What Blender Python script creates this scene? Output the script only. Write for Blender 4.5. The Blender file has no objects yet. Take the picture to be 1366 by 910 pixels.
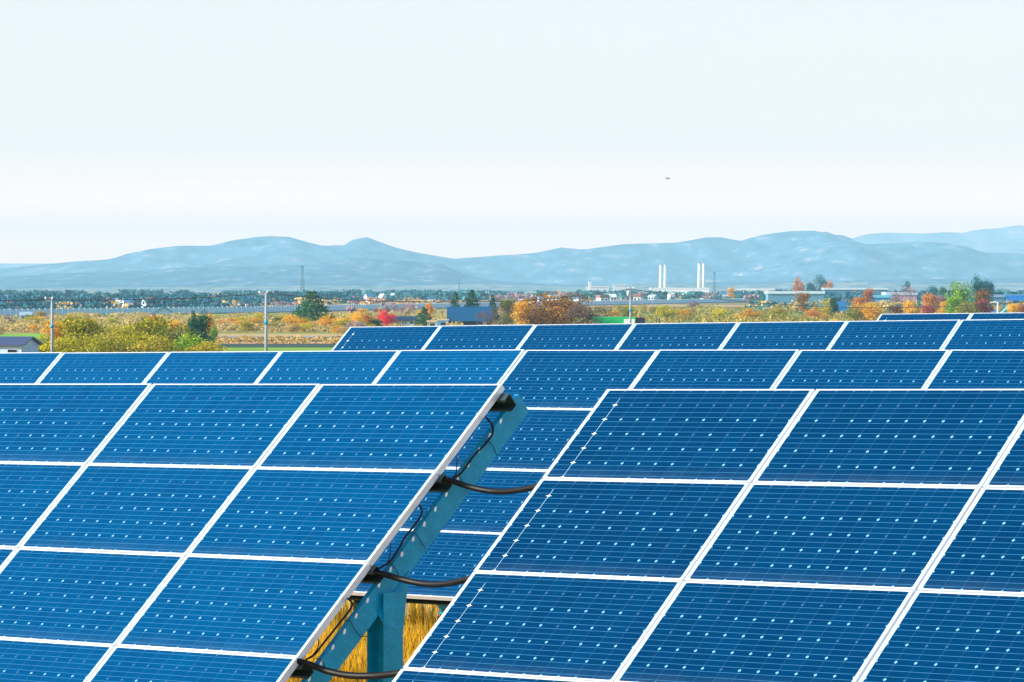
import bpy, math, random
import numpy as np
from mathutils import Vector, Matrix

# ------------------------------------------------------------------ camera, light, exposure
S = bpy.context.scene
COL = S.collection
FPX = 5354.0                      # focal length in pixels of a 1366 px wide frame
PITCH = math.atan(72.0 / FPX)     # the camera looks down a little: horizon at y = 383
EYE = 3.8                         # camera height above the ground of the solar plant
PLAIN = -6.2                      # the farmland beyond lies lower than the plant

cd = bpy.data.cameras.new('camera')
cam = bpy.data.objects.new('camera', cd)
COL.objects.link(cam)
cam.location = (0, 0, EYE)
cam.rotation_euler = (math.radians(90) - PITCH, 0, 0)
cd.sensor_width = 36.0
cd.lens = FPX / 1366.0 * 36.0
cd.clip_start = 0.5
cd.clip_end = 90000
S.camera = cam

SUN_AZ = math.radians(-104.0)     # clockwise from +Y: the sun stands to the left, a little behind
SUN_EL = math.radians(24.0)
sun_dir = Vector((math.sin(SUN_AZ) * math.cos(SUN_EL), math.cos(SUN_AZ) * math.cos(SUN_EL), math.sin(SUN_EL)))

W = bpy.data.worlds.new('World')
S.world = W
W.use_nodes = True
nt = W.node_tree
nt.nodes.clear()
wo = nt.nodes.new('ShaderNodeOutputWorld')
bg = nt.nodes.new('ShaderNodeBackground')
bg.inputs['Strength'].default_value = 0.15
sky = nt.nodes.new('ShaderNodeTexSky')
sky.sky_type = 'NISHITA'
sky.sun_disc = False
sky.sun_elevation = SUN_EL
sky.sun_rotation = SUN_AZ
sky.altitude = 0
sky.air_density = 1.0
sky.dust_density = 1.2
sky.ozone_density = 1.5
# thin high cloud veil: long faint streaks, whiter towards the horizon
tc = nt.nodes.new('ShaderNodeTexCoord')
mp = nt.nodes.new('ShaderNodeMapping')
mp.inputs['Scale'].default_value = (2.4, 2.4, 70.0)
no = nt.nodes.new('ShaderNodeTexNoise')
no.inputs['Scale'].default_value = 1.0
no.inputs['Detail'].default_value = 3.0
rp = nt.nodes.new('ShaderNodeMapRange')
rp.inputs['From Min'].default_value = 0.42
rp.inputs['From Max'].default_value = 0.75
rp.inputs['To Min'].default_value = 0.80
rp.inputs['To Max'].default_value = 1.0
sx = nt.nodes.new('ShaderNodeSeparateXYZ')
nt.links.new(tc.outputs['Generated'], sx.inputs[0])
vr = nt.nodes.new('ShaderNodeValToRGB')            # colour of the veil: warm white at the horizon
e = vr.color_ramp.elements
e[0].position = 0.0; e[0].color = (.88, .43, .19, 1)
e[1].position = .30; e[1].color = (.105, .15, .19, 1)
k = e.new(.010); k.color = (.82, .41, .20, 1)
k = e.new(.017); k.color = (.66, .345, .195, 1)
k = e.new(.024); k.color = (.445, .272, .186, 1)
k = e.new(.035); k.color = (.285, .222, .190, 1)
k = e.new(.05); k.color = (.236, .204, .188, 1)
k = e.new(.075); k.color = (.210, .190, .188, 1)
k = e.new(.14); k.color = (.155, .18, .195, 1)
nt.links.new(sx.outputs['Z'], vr.inputs[0])
vs = nt.nodes.new('ShaderNodeVectorMath'); vs.operation = 'SCALE'; vs.inputs['Scale'].default_value = 16.0
nt.links.new(vr.outputs[0], vs.inputs[0])
fe = nt.nodes.new('ShaderNodeMapRange')            # the veil thins out higher up
fe.inputs['From Min'].default_value = .10; fe.inputs['From Max'].default_value = .34
fe.inputs['To Min'].default_value = 1.0; fe.inputs['To Max'].default_value = .05
nt.links.new(sx.outputs['Z'], fe.inputs[0])
mf = nt.nodes.new('ShaderNodeMath'); mf.operation = 'MULTIPLY'
nt.links.new(rp.outputs[0], mf.inputs[0]); nt.links.new(fe.outputs[0], mf.inputs[1])
mx = nt.nodes.new('ShaderNodeMix')
mx.data_type = 'RGBA'
nt.links.new(vs.outputs[0], mx.inputs['B'])
nt.links.new(tc.outputs['Generated'], mp.inputs['Vector'])
nt.links.new(mp.outputs[0], no.inputs['Vector'])
nt.links.new(no.outputs['Fac'], rp.inputs['Value'])
nt.links.new(mf.outputs[0], mx.inputs['Factor'])
nt.links.new(sky.outputs[0], mx.inputs['A'])
nt.links.new(mx.outputs['Result'], bg.inputs['Color'])
nt.links.new(bg.outputs[0], wo.inputs['Surface'])

sl = bpy.data.lights.new('sun', 'SUN')
sl.energy = 4.0
sl.angle = math.radians(0.5)
sl.color = (1.0, 0.93, 0.82)
so = bpy.data.objects.new('sun', sl)
COL.objects.link(so)
so.rotation_euler = sun_dir.to_track_quat('Z', 'Y').to_euler()

S.view_settings.view_transform = 'Standard'
S.view_settings.look = 'None'
S.view_settings.exposure = 1.0
S.view_settings.gamma = 1.0
S.view_settings.use_curve_mapping = False
S.render.engine = 'CYCLES'
S.cycles.max_bounces = 6
S.cycles.use_denoising = True

rng = random.Random(7)
nrg = np.random.default_rng(7)

# ------------------------------------------------------------------ helpers
def lin(h):
    h = h.lstrip('#')
    c = [int(h[i:i + 2], 16) / 255 for i in (0, 2, 4)]
    return tuple(x / 12.92 if x <= .04045 else ((x + .055) / 1.055) ** 2.4 for x in c) + (1,)

def ray(px, py):
    c, s = math.cos(PITCH), math.sin(PITCH)
    x, y = (px - 683) / FPX, (py - 455) / FPX
    return Vector((x, -y * s + c, -y * c - s))

def at(px, D, z=PLAIN):
    return Vector(((px - 683) / FPX * D, D, z))

def zat(py, D):
    return EYE + D * ray(683, py).z / ray(683, py).y

def tag(o, label=None, cat=None, group=None, kind=None):
    if label: o['label'] = label
    if cat: o['category'] = cat
    if group: o['group'] = group
    if kind: o['kind'] = kind
    return o

def empty(name, loc, label, cat, group=None):
    o = bpy.data.objects.new(name, None)
    COL.objects.link(o)
    o.location = loc
    o.empty_display_size = 0.3
    return tag(o, label, cat, group)

class MB:
    """collects faces, then makes ONE mesh object"""
    def __init__(s): s.v = []; s.f = []; s.m = []; s.sm = []
    def poly(s, pts, m=0, sm=False):
        k = len(s.v); s.v += [tuple(p) for p in pts]
        s.f.append(tuple(range(k, k + len(pts)))); s.m.append(m); s.sm.append(sm)
    def hexa(s, p, m=0):
        k = len(s.v); s.v += [tuple(q) for q in p]
        for a in ((0, 3, 2, 1), (4, 5, 6, 7), (0, 1, 5, 4), (1, 2, 6, 5), (2, 3, 7, 6), (3, 0, 4, 7)):
            s.f.append(tuple(k + i for i in a)); s.m.append(m); s.sm.append(False)
    def box(s, x0, x1, y0, y1, z0, z1, m=0, M=None):
        p = [Vector(q) for q in ((x0, y0, z0), (x1, y0, z0), (x1, y1, z0), (x0, y1, z0), (x0, y0, z1), (x1, y0, z1), (x1, y1, z1), (x0, y1, z1))]
        if M is not None: p = [M @ q for q in p]
        s.hexa(p, m)
    def tube(s, pts, r, n=8, m=0, caps=True):
        pts = [Vector(p) for p in pts]
        rr = r if isinstance(r, (list, tuple)) else [r] * len(pts)
        k = len(s.v); up = None
        for i, p in enumerate(pts):
            d = (pts[min(i + 1, len(pts) - 1)] - pts[max(i - 1, 0)]).normalized()
            if up is None:
                up = Vector((0, 0, 1)) if abs(d.z) < .9 else Vector((1, 0, 0))
            a = d.cross(up).normalized(); b = a.cross(d).normalized(); up = b
            for j in range(n):
                t = 2 * math.pi * j / n
                s.v.append(tuple(p + (a * math.cos(t) + b * math.sin(t)) * rr[i]))
        for i in range(len(pts) - 1):
            for j in range(n):
                s.f.append((k + i * n + j, k + i * n + (j + 1) % n, k + (i + 1) * n + (j + 1) % n, k + (i + 1) * n + j)); s.m.append(m); s.sm.append(True)
        if caps:
            s.f.append(tuple(k + j for j in range(n))[::-1]); s.m.append(m); s.sm.append(False)
            q = k + (len(pts) - 1) * n
            s.f.append(tuple(q + j for j in range(n))); s.m.append(m); s.sm.append(False)
    def build(s, name, mats, parent=None, loc=None):
        me = bpy.data.meshes.new(name)
        me.from_pydata(s.v, [], s.f)
        if not isinstance(mats, (list, tuple)): mats = [mats]
        for q in mats: me.materials.append(q)
        me.polygons.foreach_set('material_index', s.m)
        me.polygons.foreach_set('use_smooth', s.sm)
        me.update()
        o = bpy.data.objects.new(name, me)
        COL.objects.link(o)
        if parent: o.parent = parent
        if loc is not None: o.location = loc
        return o

def quads(name, V, mats, parent=None, loc=None, midx=None):
    """V: (n,4,3) array of quads -> one object"""
    n = len(V)
    me = bpy.data.meshes.new(name)
    me.vertices.add(4 * n); me.loops.add(4 * n); me.polygons.add(n)
    me.vertices.foreach_set('co', np.ascontiguousarray(V, dtype=np.float32).ravel())
    me.loops.foreach_set('vertex_index', np.arange(4 * n, dtype=np.int32))
    me.polygons.foreach_set('loop_start', np.arange(0, 4 * n, 4, dtype=np.int32))
    me.polygons.foreach_set('loop_total', np.full(n, 4, dtype=np.int32))
    if not isinstance(mats, (list, tuple)): mats = [mats]
    for q in mats: me.materials.append(q)
    if midx is not None: me.polygons.foreach_set('material_index', np.asarray(midx, dtype=np.int32))
    me.update(calc_edges=True)
    o = bpy.data.objects.new(name, me)
    COL.objects.link(o)
    if parent: o.parent = parent
    if loc is not None: o.location = loc
    return o

# ------------------------------------------------------------------ materials
def mat(name, col, rough=.6, metal=0., spec=.5, noise=None):
    m = bpy.data.materials.new(name); m.use_nodes = True
    b = m.node_tree.nodes['Principled BSDF']
    c = lin(col) if isinstance(col, str) else tuple(col) + ((1,) if len(col) == 3 else ())
    b.inputs['Base Color'].default_value = c
    b.inputs['Roughness'].default_value = rough
    b.inputs['Metallic'].default_value = metal
    b.inputs['Specular IOR Level'].default_value = spec
    if noise:
        N = m.node_tree.nodes; L = m.node_tree.links
        sc, amt = noise
        t = N.new('ShaderNodeTexCoord'); n = N.new('ShaderNodeTexNoise')
        n.inputs['Scale'].default_value = sc; n.inputs['Detail'].default_value = 5
        x = N.new('ShaderNodeMix'); x.data_type = 'RGBA'
        x.inputs['A'].default_value = tuple(v * (1 - amt) for v in c[:3]) + (1,)
        x.inputs['B'].default_value = tuple(min(1, v * (1 + amt)) for v in c[:3]) + (1,)
        L.new(t.outputs['Object'], n.inputs['Vector']); L.new(n.outputs['Fac'], x.inputs['Factor'])
        L.new(x.outputs['Result'], b.inputs['Base Color'])
    return m

def math_node(N, L, op, a, b=None, c=None):
    n = N.new('ShaderNodeMath'); n.operation = op
    for i, q in enumerate((a, b, c)):
        if q is None: continue
        if isinstance(q, (int, float)): n.inputs[i].default_value = q
        else: L.new(q, n.inputs[i])
    return n.outputs[0]

MW, MH = 1.58, 0.79               # module size
PU, PV = 1.595, 0.80              # pitch along the row / up the slope
LIP = 0.0098
CELL = 0.1275

def cell_material():
    m = bpy.data.materials.new('solar_cells'); m.use_nodes = True
    N, L = m.node_tree.nodes, m.node_tree.links
    b = N['Principled BSDF']
    M_ = lambda op, a, bb=None, c=None: math_node(N, L, op, a, bb, c)
    t = N.new('ShaderNodeTexCoord'); sp = N.new('ShaderNodeSeparateXYZ')
    L.new(t.outputs['Object'], sp.inputs[0])
    X = M_('DIVIDE', M_('SUBTRACT', sp.outputs[0], (MW - 12 * CELL) / 2), CELL)
    Y = M_('DIVIDE', M_('SUBTRACT', M_('MULTIPLY', sp.outputs[1], -1), (MH - 6 * CELL) / 2), CELL)
    # distance (in metres) to the nearest cell boundary / bus bar
    fx = M_('SUBTRACT', X, M_('ROUND', X)); fy = M_('SUBTRACT', Y, M_('ROUND', Y))
    dx = M_('MULTIPLY', M_('ABSOLUTE', fx), CELL); dy = M_('MULTIPLY', M_('ABSOLUTE', fy), CELL)
    inx = M_('MULTIPLY', M_('GREATER_THAN', X, -.01), M_('LESS_THAN', X, 12.01))
    diam = M_('LESS_THAN', M_('ADD', dx, dy), 0.0115)
    gapx = M_('LESS_THAN', dx, 0.0008)
    gapy = M_('LESS_THAN', dy, 0.0006)
    Y3 = M_('SUBTRACT', M_('MULTIPLY', Y, 3), 0.5)
    db = M_('MULTIPLY', M_('ABSOLUTE', M_('SUBTRACT', Y3, M_('ROUND', Y3))), CELL / 3)
    bus = M_('LESS_THAN', db, 0.0011)
    # per cell corner variation: some diamonds painted dimmer for uneven reflection
    cv = N.new('ShaderNodeCombineXYZ')
    L.new(M_('ROUND', X), cv.inputs[0]); L.new(M_('ROUND', Y), cv.inputs[1])
    oi = N.new('ShaderNodeObjectInfo'); L.new(M_('MULTIPLY', oi.outputs['Random'], 97), cv.inputs[2])
    oi_c = N.new('ShaderNodeSeparateColor'); L.new(oi.outputs['Color'], oi_c.inputs[0])
    wn = N.new('ShaderNodeTexWhiteNoise'); L.new(cv.outputs[0], wn.inputs['Vector'])
    # diamonds fade on the top row of corners and on random ones
    vis = M_('MINIMUM', M_('MULTIPLY', M_('GREATER_THAN', wn.outputs['Value'], .17), 1),
             M_('ADD', .2, M_('MULTIPLY', M_('GREATER_THAN', Y, 1.5), .8)))
    dm = M_('MULTIPLY', diam, M_('MAXIMUM', vis, .18))
    # cell tone
    cc = N.new('ShaderNodeCombineXYZ')
    L.new(M_('FLOOR', X), cc.inputs[0]); L.new(M_('FLOOR', Y), cc.inputs[1]); L.new(M_('MULTIPLY', oi.outputs['Random'], 51), cc.inputs[2])
    w2 = N.new('ShaderNodeTexWhiteNoise'); L.new(cc.outputs[0], w2.inputs['Vector'])
    no = N.new('ShaderNodeTexNoise'); no.inputs['Scale'].default_value = 2.2; no.inputs['Detail'].default_value = 4
    L.new(t.outputs['Object'], no.inputs['Vector'])
    tone = M_('ADD', M_('MULTIPLY', w2.outputs['Value'], .35), M_('ADD', M_('MULTIPLY', no.outputs['Fac'], .55), M_('MULTIPLY', oi.outputs['Random'], .25)))
    def mix(f, a, bb):
        x = N.new('ShaderNodeMix'); x.data_type = 'RGBA'; x.clamp_factor = True
        if isinstance(f, (int, float)): x.inputs['Factor'].default_value = f
        else: L.new(f, x.inputs['Factor'])
        for k, q in (('A', a), ('B', bb)):
            if isinstance(q, tuple): x.inputs[k].default_value = q
            else: L.new(q, x.inputs[k])
        return x.outputs['Result']
    lo = mix(oi_c.outputs[1], (0.0, 0.021, 0.070, 1), (0.0, 0.046, 0.134, 1))       # left-to-right sky reflection gradient painted as one tone per array
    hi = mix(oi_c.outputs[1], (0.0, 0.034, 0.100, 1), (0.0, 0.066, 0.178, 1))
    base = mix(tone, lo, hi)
    dn = N.new('ShaderNodeTexNoise'); dn.inputs['Scale'].default_value = 9; dn.inputs['Detail'].default_value = 6
    L.new(t.outputs['Object'], dn.inputs['Vector'])
    low = N.new('ShaderNodeMapRange'); low.inputs['From Min'].default_value = 5.2; low.inputs['From Max'].default_value = 6.1; low.inputs['To Min'].default_value = .0; low.inputs['To Max'].default_value = .11
    L.new(Y, low.inputs[0])
    base = mix(M_('MULTIPLY', M_('POWER', dn.outputs['Fac'], 1.5), low.outputs[0]), base, (.25, .36, .42, 1))
    base = mix(M_('MULTIPLY', gapx, .15), base, (.25, .50, .80, 1))
    base = mix(M_('MULTIPLY', gapy, .3), base, (.0, .02, .09, 1))
    base = mix(M_('MULTIPLY', bus, .75), base, (.06, .24, .45, 1))
    first = M_('MULTIPLY', oi_c.outputs[0], M_('MULTIPLY', M_('LESS_THAN', M_('ABSOLUTE', M_('SUBTRACT', X, 1)), .3), M_('GREATER_THAN', Y, .55)))  # reflected glints painted along the first cell gap of end modules
    base = mix(dm, base, (.14, .34, .54, 1))
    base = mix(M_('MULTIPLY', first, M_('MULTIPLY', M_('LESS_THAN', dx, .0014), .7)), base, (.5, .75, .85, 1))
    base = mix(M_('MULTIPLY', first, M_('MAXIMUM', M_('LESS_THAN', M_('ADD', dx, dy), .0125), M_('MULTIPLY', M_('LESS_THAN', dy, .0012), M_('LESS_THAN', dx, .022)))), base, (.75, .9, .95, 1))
    base = mix(M_('SUBTRACT', 1, inx), base, (.42, .60, .78, 1))
    L.new(base, b.inputs['Base Color'])
    b.inputs['Roughness'].default_value = .42
    b.inputs['Specular IOR Level'].default_value = .01
    b.inputs['Coat Weight'].default_value = .02
    b.inputs['Coat Roughness'].default_value = .12
    b.inputs['Coat IOR'].default_value = 1.25
    return m

def galv_material(name, col, amt=.25):
    m = mat(name, col, .5, .08, .35)
    N, L = m.node_tree.nodes, m.node_tree.links
    b = N['Principled BSDF']; c = lin(col)
    t = N.new('ShaderNodeTexCoord')
    v = N.new('ShaderNodeTexVoronoi'); v.inputs['Scale'].default_value = 22
    n = N.new('ShaderNodeTexNoise'); n.inputs['Scale'].default_value = 6; n.inputs['Detail'].default_value = 8; n.inputs['Roughness'].default_value = .75
    L.new(t.outputs['Object'], v.inputs['Vector']); L.new(t.outputs['Object'], n.inputs['Vector'])
    sm = math_node(N, L, 'ADD', math_node(N, L, 'MULTIPLY', math_node(N, L, 'LESS_THAN', v.outputs['Distance'], .16), .35), math_node(N, L, 'MULTIPLY', n.outputs['Fac'], .9))
    r = N.new('ShaderNodeValToRGB')
    e = r.color_ramp.elements
    e[0].position = .30; e[0].color = tuple(q * (1 - amt) for q in c[:3]) + (1,)
    e[1].position = .95; e[1].color = tuple(min(1, q * (1 + amt * 1.6)) for q in c[:3]) + (1,)
    L.new(sm, r.inputs[0]); L.new(r.outputs[0], b.inputs['Base Color'])
    return m

M_cell = cell_material()
M_frame = mat('anodised_frame', (.68, .75, .82), .38, .35, .5)
M_back = mat('module_backsheet', (.70, .70, .68), .7)
M_galv = galv_material('galvanised_steel', '#029cc6', .28)
M_galv2 = galv_material('galvanised_purlin', '#2c4448')
M_slot = mat('slot_light', (.92, .94, .95), .4, .0)  # plain white standing for light through the rafter slots
M_black = mat('black_cable', (.005, .005, .006), .5, spec=.25)
M_white = mat('white_paint', (.80, .80, .78), .5)
M_conc = mat('concrete_pole', (.27, .32, .35), .75, noise=(3, .15))
M_dark = mat('dark_iron', (.05, .055, .06), .6)

def leaf_mat(name, cols, trans=.25, rnd=.55):
    """cols: three hex colours; each leaf clump takes its own tone, drifting through the crown"""
    m = bpy.data.materials.new(name); m.use_nodes = True
    N, L = m.node_tree.nodes, m.node_tree.links
    b = N['Principled BSDF']
    g = N.new('ShaderNodeNewGeometry'); t = N.new('ShaderNodeTexCoord'); oi = N.new('ShaderNodeObjectInfo')
    n = N.new('ShaderNodeTexNoise'); n.inputs['Scale'].default_value = 3.5; n.inputs['Detail'].default_value = 2
    L.new(t.outputs['Object'], n.inputs['Vector'])
    f = math_node(N, L, 'ADD', math_node(N, L, 'MULTIPLY', g.outputs['Random Per Island'], rnd),
                  math_node(N, L, 'ADD', math_node(N, L, 'MULTIPLY', n.outputs['Fac'], .6), math_node(N, L, 'MULTIPLY', math_node(N, L, 'SUBTRACT', oi.outputs['Random'], .5), .35)))
    f = math_node(N, L, 'SUBTRACT', f, .07 - (.55 - rnd) * .5)
    r = N.new('ShaderNodeValToRGB'); e = r.color_ramp.elements
    e[0].position = .22; e[0].color = lin(cols[0]); e[1].position = .85; e[1].color = lin(cols[2])
    k = e.new(.52); k.color = lin(cols[1])
    L.new(f, r.inputs[0]); L.new(r.outputs[0], b.inputs['Base Color'])
    b.inputs['Roughness'].default_value = .75; b.inputs['Specular IOR Level'].default_value = .2
    tr = N.new('ShaderNodeBsdfTranslucent'); L.new(r.outputs[0], tr.inputs['Color'])
    ms = N.new('ShaderNodeMixShader'); ms.inputs[0].default_value = trans
    L.new(b.outputs[0], ms.inputs[1]); L.new(tr.outputs[0], ms.inputs[2])
    L.new(ms.outputs[0], N['Material Output'].inputs['Surface'])
    return m

LM = dict(
    yellowgreen=leaf_mat('leaves_yellow_green', ('#646e16', '#bcb21c', '#f4e028'), .35),
    gold=leaf_mat('leaves_gold', ('#a87c18', '#e8b020', '#ffd234')),
    orange=leaf_mat('leaves_orange', ('#8c4a1c', '#cc8038', '#e8b05c')),
    red=leaf_mat('leaves_red', ('#a80c28', '#e02040', '#f8485c')),
    rust=leaf_mat('leaves_rust', ('#442818', '#84521e', '#c48c22')),
    dullred=leaf_mat('leaves_dull_red', ('#6c2830', '#a84440', '#cc7058')),
    tan=leaf_mat('leaves_tan', ('#8a7c48', '#c4a45c', '#e4c47c')),
    brown=leaf_mat('leaves_brown', ('#3c3030', '#6d5148', '#8d7658')),
    mauve=leaf_mat('leaves_mauve', ('#705c68', '#a48c94', '#c8b0a8')),
    dark=leaf_mat('leaves_dark_green', ('#10383a', '#1d5a44', '#4c8038')),
    green=leaf_mat('leaves_green', ('#386420', '#74a422', '#c4d42a')),
    olive=leaf_mat('leaves_olive', ('#50641c', '#989428', '#d8c040'), .35),
    teal=leaf_mat('leaves_far_green', ('#184c60', '#287080', '#54987c')),
)
M_bark = mat('bark', '#5a4a3c', .9, noise=(6, .3))

# ------------------------------------------------------------------ ground
def ground_mat():
    m = bpy.data.materials.new('farmland'); m.use_nodes = True
    N, L = m.node_tree.nodes, m.node_tree.links
    b = N['Principled BSDF']; b.inputs['Roughness'].default_value = .95; b.inputs['Specular IOR Level'].default_value = .1
    t = N.new('ShaderNodeTexCoord'); mp = N.new('ShaderNodeMapping')
    mp.inputs['Scale'].default_value = (1 / 420, 1 / 130, 1); mp.inputs['Rotation'].default_value = (0, 0, .18)
    v = N.new('ShaderNodeTexVoronoi'); v.distance = 'CHEBYCHEV'; v.inputs['Scale'].default_value = 1; v.inputs['Randomness'].default_value = .75
    L.new(t.outputs['Object'], mp.inputs[0]); L.new(mp.outputs[0], v.inputs['Vector'])
    sp = N.new('ShaderNodeSeparateColor'); L.new(v.outputs['Color'], sp.inputs[0])
    r = N.new('ShaderNodeValToRGB'); r.color_ramp.interpolation = 'CONSTANT'
    e = r.color_ramp.elements; e[0].position = 0; e[0].color = lin('#a08a55'); e[1].position = .22; e[1].color = lin('#8f9a3a')
    for p, c in ((.4, '#b58f62'), (.55, '#7d7a44'), (.7, '#c2a572'), (.84, '#8b6a4c')): k = e.new(p); k.color = lin(c)
    L.new(sp.outputs[0], r.inputs[0])
    n = N.new('ShaderNodeTexNoise'); n.inputs['Scale'].default_value = .8; n.inputs['Detail'].default_value = 8
    L.new(t.outputs['Object'], n.inputs['Vector'])
    x = N.new('ShaderNodeMix'); x.data_type = 'RGBA'; x.blend_type = 'MULTIPLY'; x.inputs['Factor'].default_value = 1
    mr = N.new('ShaderNodeMapRange'); mr.inputs['To Min'].default_value = .45; mr.inputs['To Max'].default_value = 1.3
    L.new(n.outputs['Fac'], mr.inputs[0]); L.new(r.outputs[0], x.inputs['A']); L.new(mr.outputs[0], x.inputs['B'])
    L.new(x.outputs['Result'], b.inputs['Base Color'])
    return m

def gz(y):
    if y < 90: return 0.0
    if y > 300: return PLAIN
    k = (y - 90) / 210.0
    return PLAIN * (k * k * (3 - 2 * k))

ys = list(range(-60, 90, 10)) + list(range(90, 301, 10)) + [350, 500, 900, 1500, 3000, 8000, 16000, 25900]
xs = [-7900, -4000, -1000, -300, -100, -40, -15, 0, 15, 40, 100, 300, 1000, 4000, 7900]
g = MB()
for y in ys:
    for x in xs: g.v.append((x, y, gz(y)))
nx = len(xs)
for i in range(len(ys) - 1):
    for j in range(nx - 1):
        g.f.append((i * nx + j, i * nx + j + 1, (i + 1) * nx + j + 1, (i + 1) * nx + j)); g.m.append(0); g.sm.append(True)
tag(g.build('ground', ground_mat()), kind='structure')

def strip(name, px0, px1, D0, D1, col, z=.004, nz=(.05, .35)):
    s = MB(); n = 12
    m = mat(name + '_soil', col, .95, spec=.1, noise=nz)
    a0, a1 = [at(px0 + (px1 - px0) * i / n, D0, PLAIN + z) for i in range(n + 1)], [at(px0 + (px1 - px0) * i / n, D1, PLAIN + z) for i in range(n + 1)]
    for i in range(n): s.poly([a0[i], a0[i + 1], a1[i + 1], a1[i]])
    return tag(s.build(name, m), kind='structure')
strip('green_field', 200, 520, 608, 660, '#7c9c34', .05)
strip('green_field', -60, 90, 770, 850, '#7cae34', .05)
strip('field', 240, 640, 662, 700, '#3e5248', .06)
strip('field', 240, 640, 704, 728, '#c79a78', .07)
strip('field', 240, 640, 730, 752, '#5f5a44', .06)
strip('field', 240, 640, 754, 785, '#c9a45c', .07)
strip('road', 200, 700, 792, 815, '#8f8f90', .06)
strip('field', 400, 1400, 960, 1080, '#b8984a', .05)
strip('field', 500, 1400, 1084, 1200, '#7f8440', .06)

# ------------------------------------------------------------------ hills
def interp(P, x):
    if x <= P[0][0]: return P[0][1]
    for (a, b), (c, d) in zip(P, P[1:]):
        if x <= c: return b + (d - b) * (x - a) / (c - a)
    return P[-1][1]

def noise1(x, seed, octs=5):
    s = 0; a = 1; f = 1
    for k in range(octs):
        xi = math.floor(x * f); t = x * f - xi; t = t * t * (3 - 2 * t)
        r = lambda q: (math.sin((q + seed * 17.3 + k * 5.1) * 127.1) * 43758.5453) % 1
        s += a * (r(xi) * (1 - t) + r(xi + 1) * t - .5); a *= .5; f *= 2
    return s

def noise2(x, y, seed, octs=5):
    s = 0; a = 1; f = 1
    for k in range(octs):
        X, Y = x * f, y * f; xi, yi = math.floor(X), math.floor(Y); u, v = X - xi, Y - yi
        u = u * u * (3 - 2 * u); v = v * v * (3 - 2 * v)
        r = lambda p, q: (math.sin(p * 127.1 + q * 311.7 + seed * 17.3 + k * 5.1) * 43758.5453) % 1
        s += a * ((r(xi, yi) * (1 - u) + r(xi + 1, yi) * u) * (1 - v) + (r(xi, yi + 1) * (1 - u) + r(xi + 1, yi + 1) * u) * v - .5)
        a *= .5; f *= 2
    return s

def hill_mat(name, dark, mid, pale, scale):
    m = bpy.data.materials.new(name); m.use_nodes = True
    N, L = m.node_tree.nodes, m.node_tree.links
    b = N['Principled BSDF']; b.inputs['Roughness'].default_value = 1; b.inputs['Specular IOR Level'].default_value = 0
    t = N.new('ShaderNodeTexCoord'); mp = N.new('ShaderNodeMapping'); mp.inputs['Scale'].default_value = (scale * 2.2, scale * .8, scale * 5)
    n = N.new('ShaderNodeTexNoise'); n.inputs['Scale'].default_value = 1; n.inputs['Detail'].default_value = 9; n.inputs['Roughness'].default_value = .74
    L.new(t.outputs['Object'], mp.inputs[0]); L.new(mp.outputs[0], n.inputs['Vector'])
    r = N.new('ShaderNodeValToRGB'); e = r.color_ramp.elements
    e[0].position = .38; e[0].color = lin(dark); e[1].position = .70; e[1].color = lin(pale)
    k = e.new(.56); k.color = lin(mid)
    L.new(n.outputs['Fac'], r.inputs[0]); L.new(r.outputs[0], b.inputs['Base Color'])
    return m

def hills(name, prof, D, depth, material, seed, rough=.35, px0=-260, px1=1626, step=4):
    """terrain whose crest stands at distance D; the front slope runs down to the plain, the back slope behind it"""
    xs_ = list(range(px0, px1 + 1, step)); rows = 40
    s = MB()
    for j in range(rows + 1):
        k = j / rows                                   # 0 front foot .. .7 crest .. 1 back foot
        dist = D - depth * .7 + depth * k
        if k <= .7: h = (k / .7) ** .85
        else: h = 1 - ((k - .7) / .3) ** 1.4
        for px in xs_:
            crest = zat(interp(prof, px), D) - PLAIN
            X = (px - 683) / FPX * D
            rel = noise2(X / 900, dist / 1500, seed) + .55 * (abs(noise2((X + dist * .3) / 300, dist / 900, seed + 9, 4)) - .35)
            w = min(1, abs(k - .7) * 9)
            hh = crest * max(-.05, min(1.0, h + rel * rough * w * (1 if h > .02 else 0)))
            if j == rows: hh = -30
            if abs(k - .7) < 1e-6 or True:
                hh += noise1(X / 160, seed) * crest * .012 * (1 - w)
            s.v.append((X, dist, PLAIN + hh - (2 if j == 0 else 0)))
    n = len(xs_)
    for j in range(rows):
        for i in range(n - 1):
            s.f.append((j * n + i, j * n + i + 1, (j + 1) * n + i + 1, (j + 1) * n + i)); s.m.append(0); s.sm.append(True)
    return tag(s.build(name, material), kind='structure')

P1 = [(-260, 372), (0, 358.5), (50, 354), (100, 349), (145, 346), (170, 338.5), (200, 332.5), (240, 328), (280, 328), (310, 321), (340, 316.5), (357, 315), (385, 316), (415, 324), (430, 328), (460, 327), (470, 320), (490, 316.5), (505, 322.5), (530, 331), (560, 337.5), (590, 342.5), (605, 345), (645, 342.5), (683, 340), (713, 337.5), (748, 330), (778, 332.5), (833, 326), (903, 324), (943, 316.5), (963, 316.5), (988, 321), (1013, 314), (1053, 308), (1083, 307.5), (1108, 311), (1128, 321), (1148, 326), (1183, 325), (1213, 324), (1243, 327.5), (1283, 335), (1366, 339), (1626, 350)]
P2 = [(-260, 352), (900, 350), (1060, 340), (1100, 328), (1128, 320), (1158, 312.5), (1183, 310), (1233, 311.5), (1258, 310), (1283, 311), (1303, 307), (1333, 304), (1358, 300), (1366, 302), (1480, 306), (1626, 330)]
P3 = [(-260, 378), (0, 370), (60, 366), (150, 362), (250, 357), (300, 356), (400, 354), (440, 350), (470, 344), (520, 347), (560, 349), (590, 353), (620, 366), (660, 374), (760, 380), (860, 379), (960, 376), (1100, 375), (1250, 372), (1366, 370), (1626, 374)]
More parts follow.
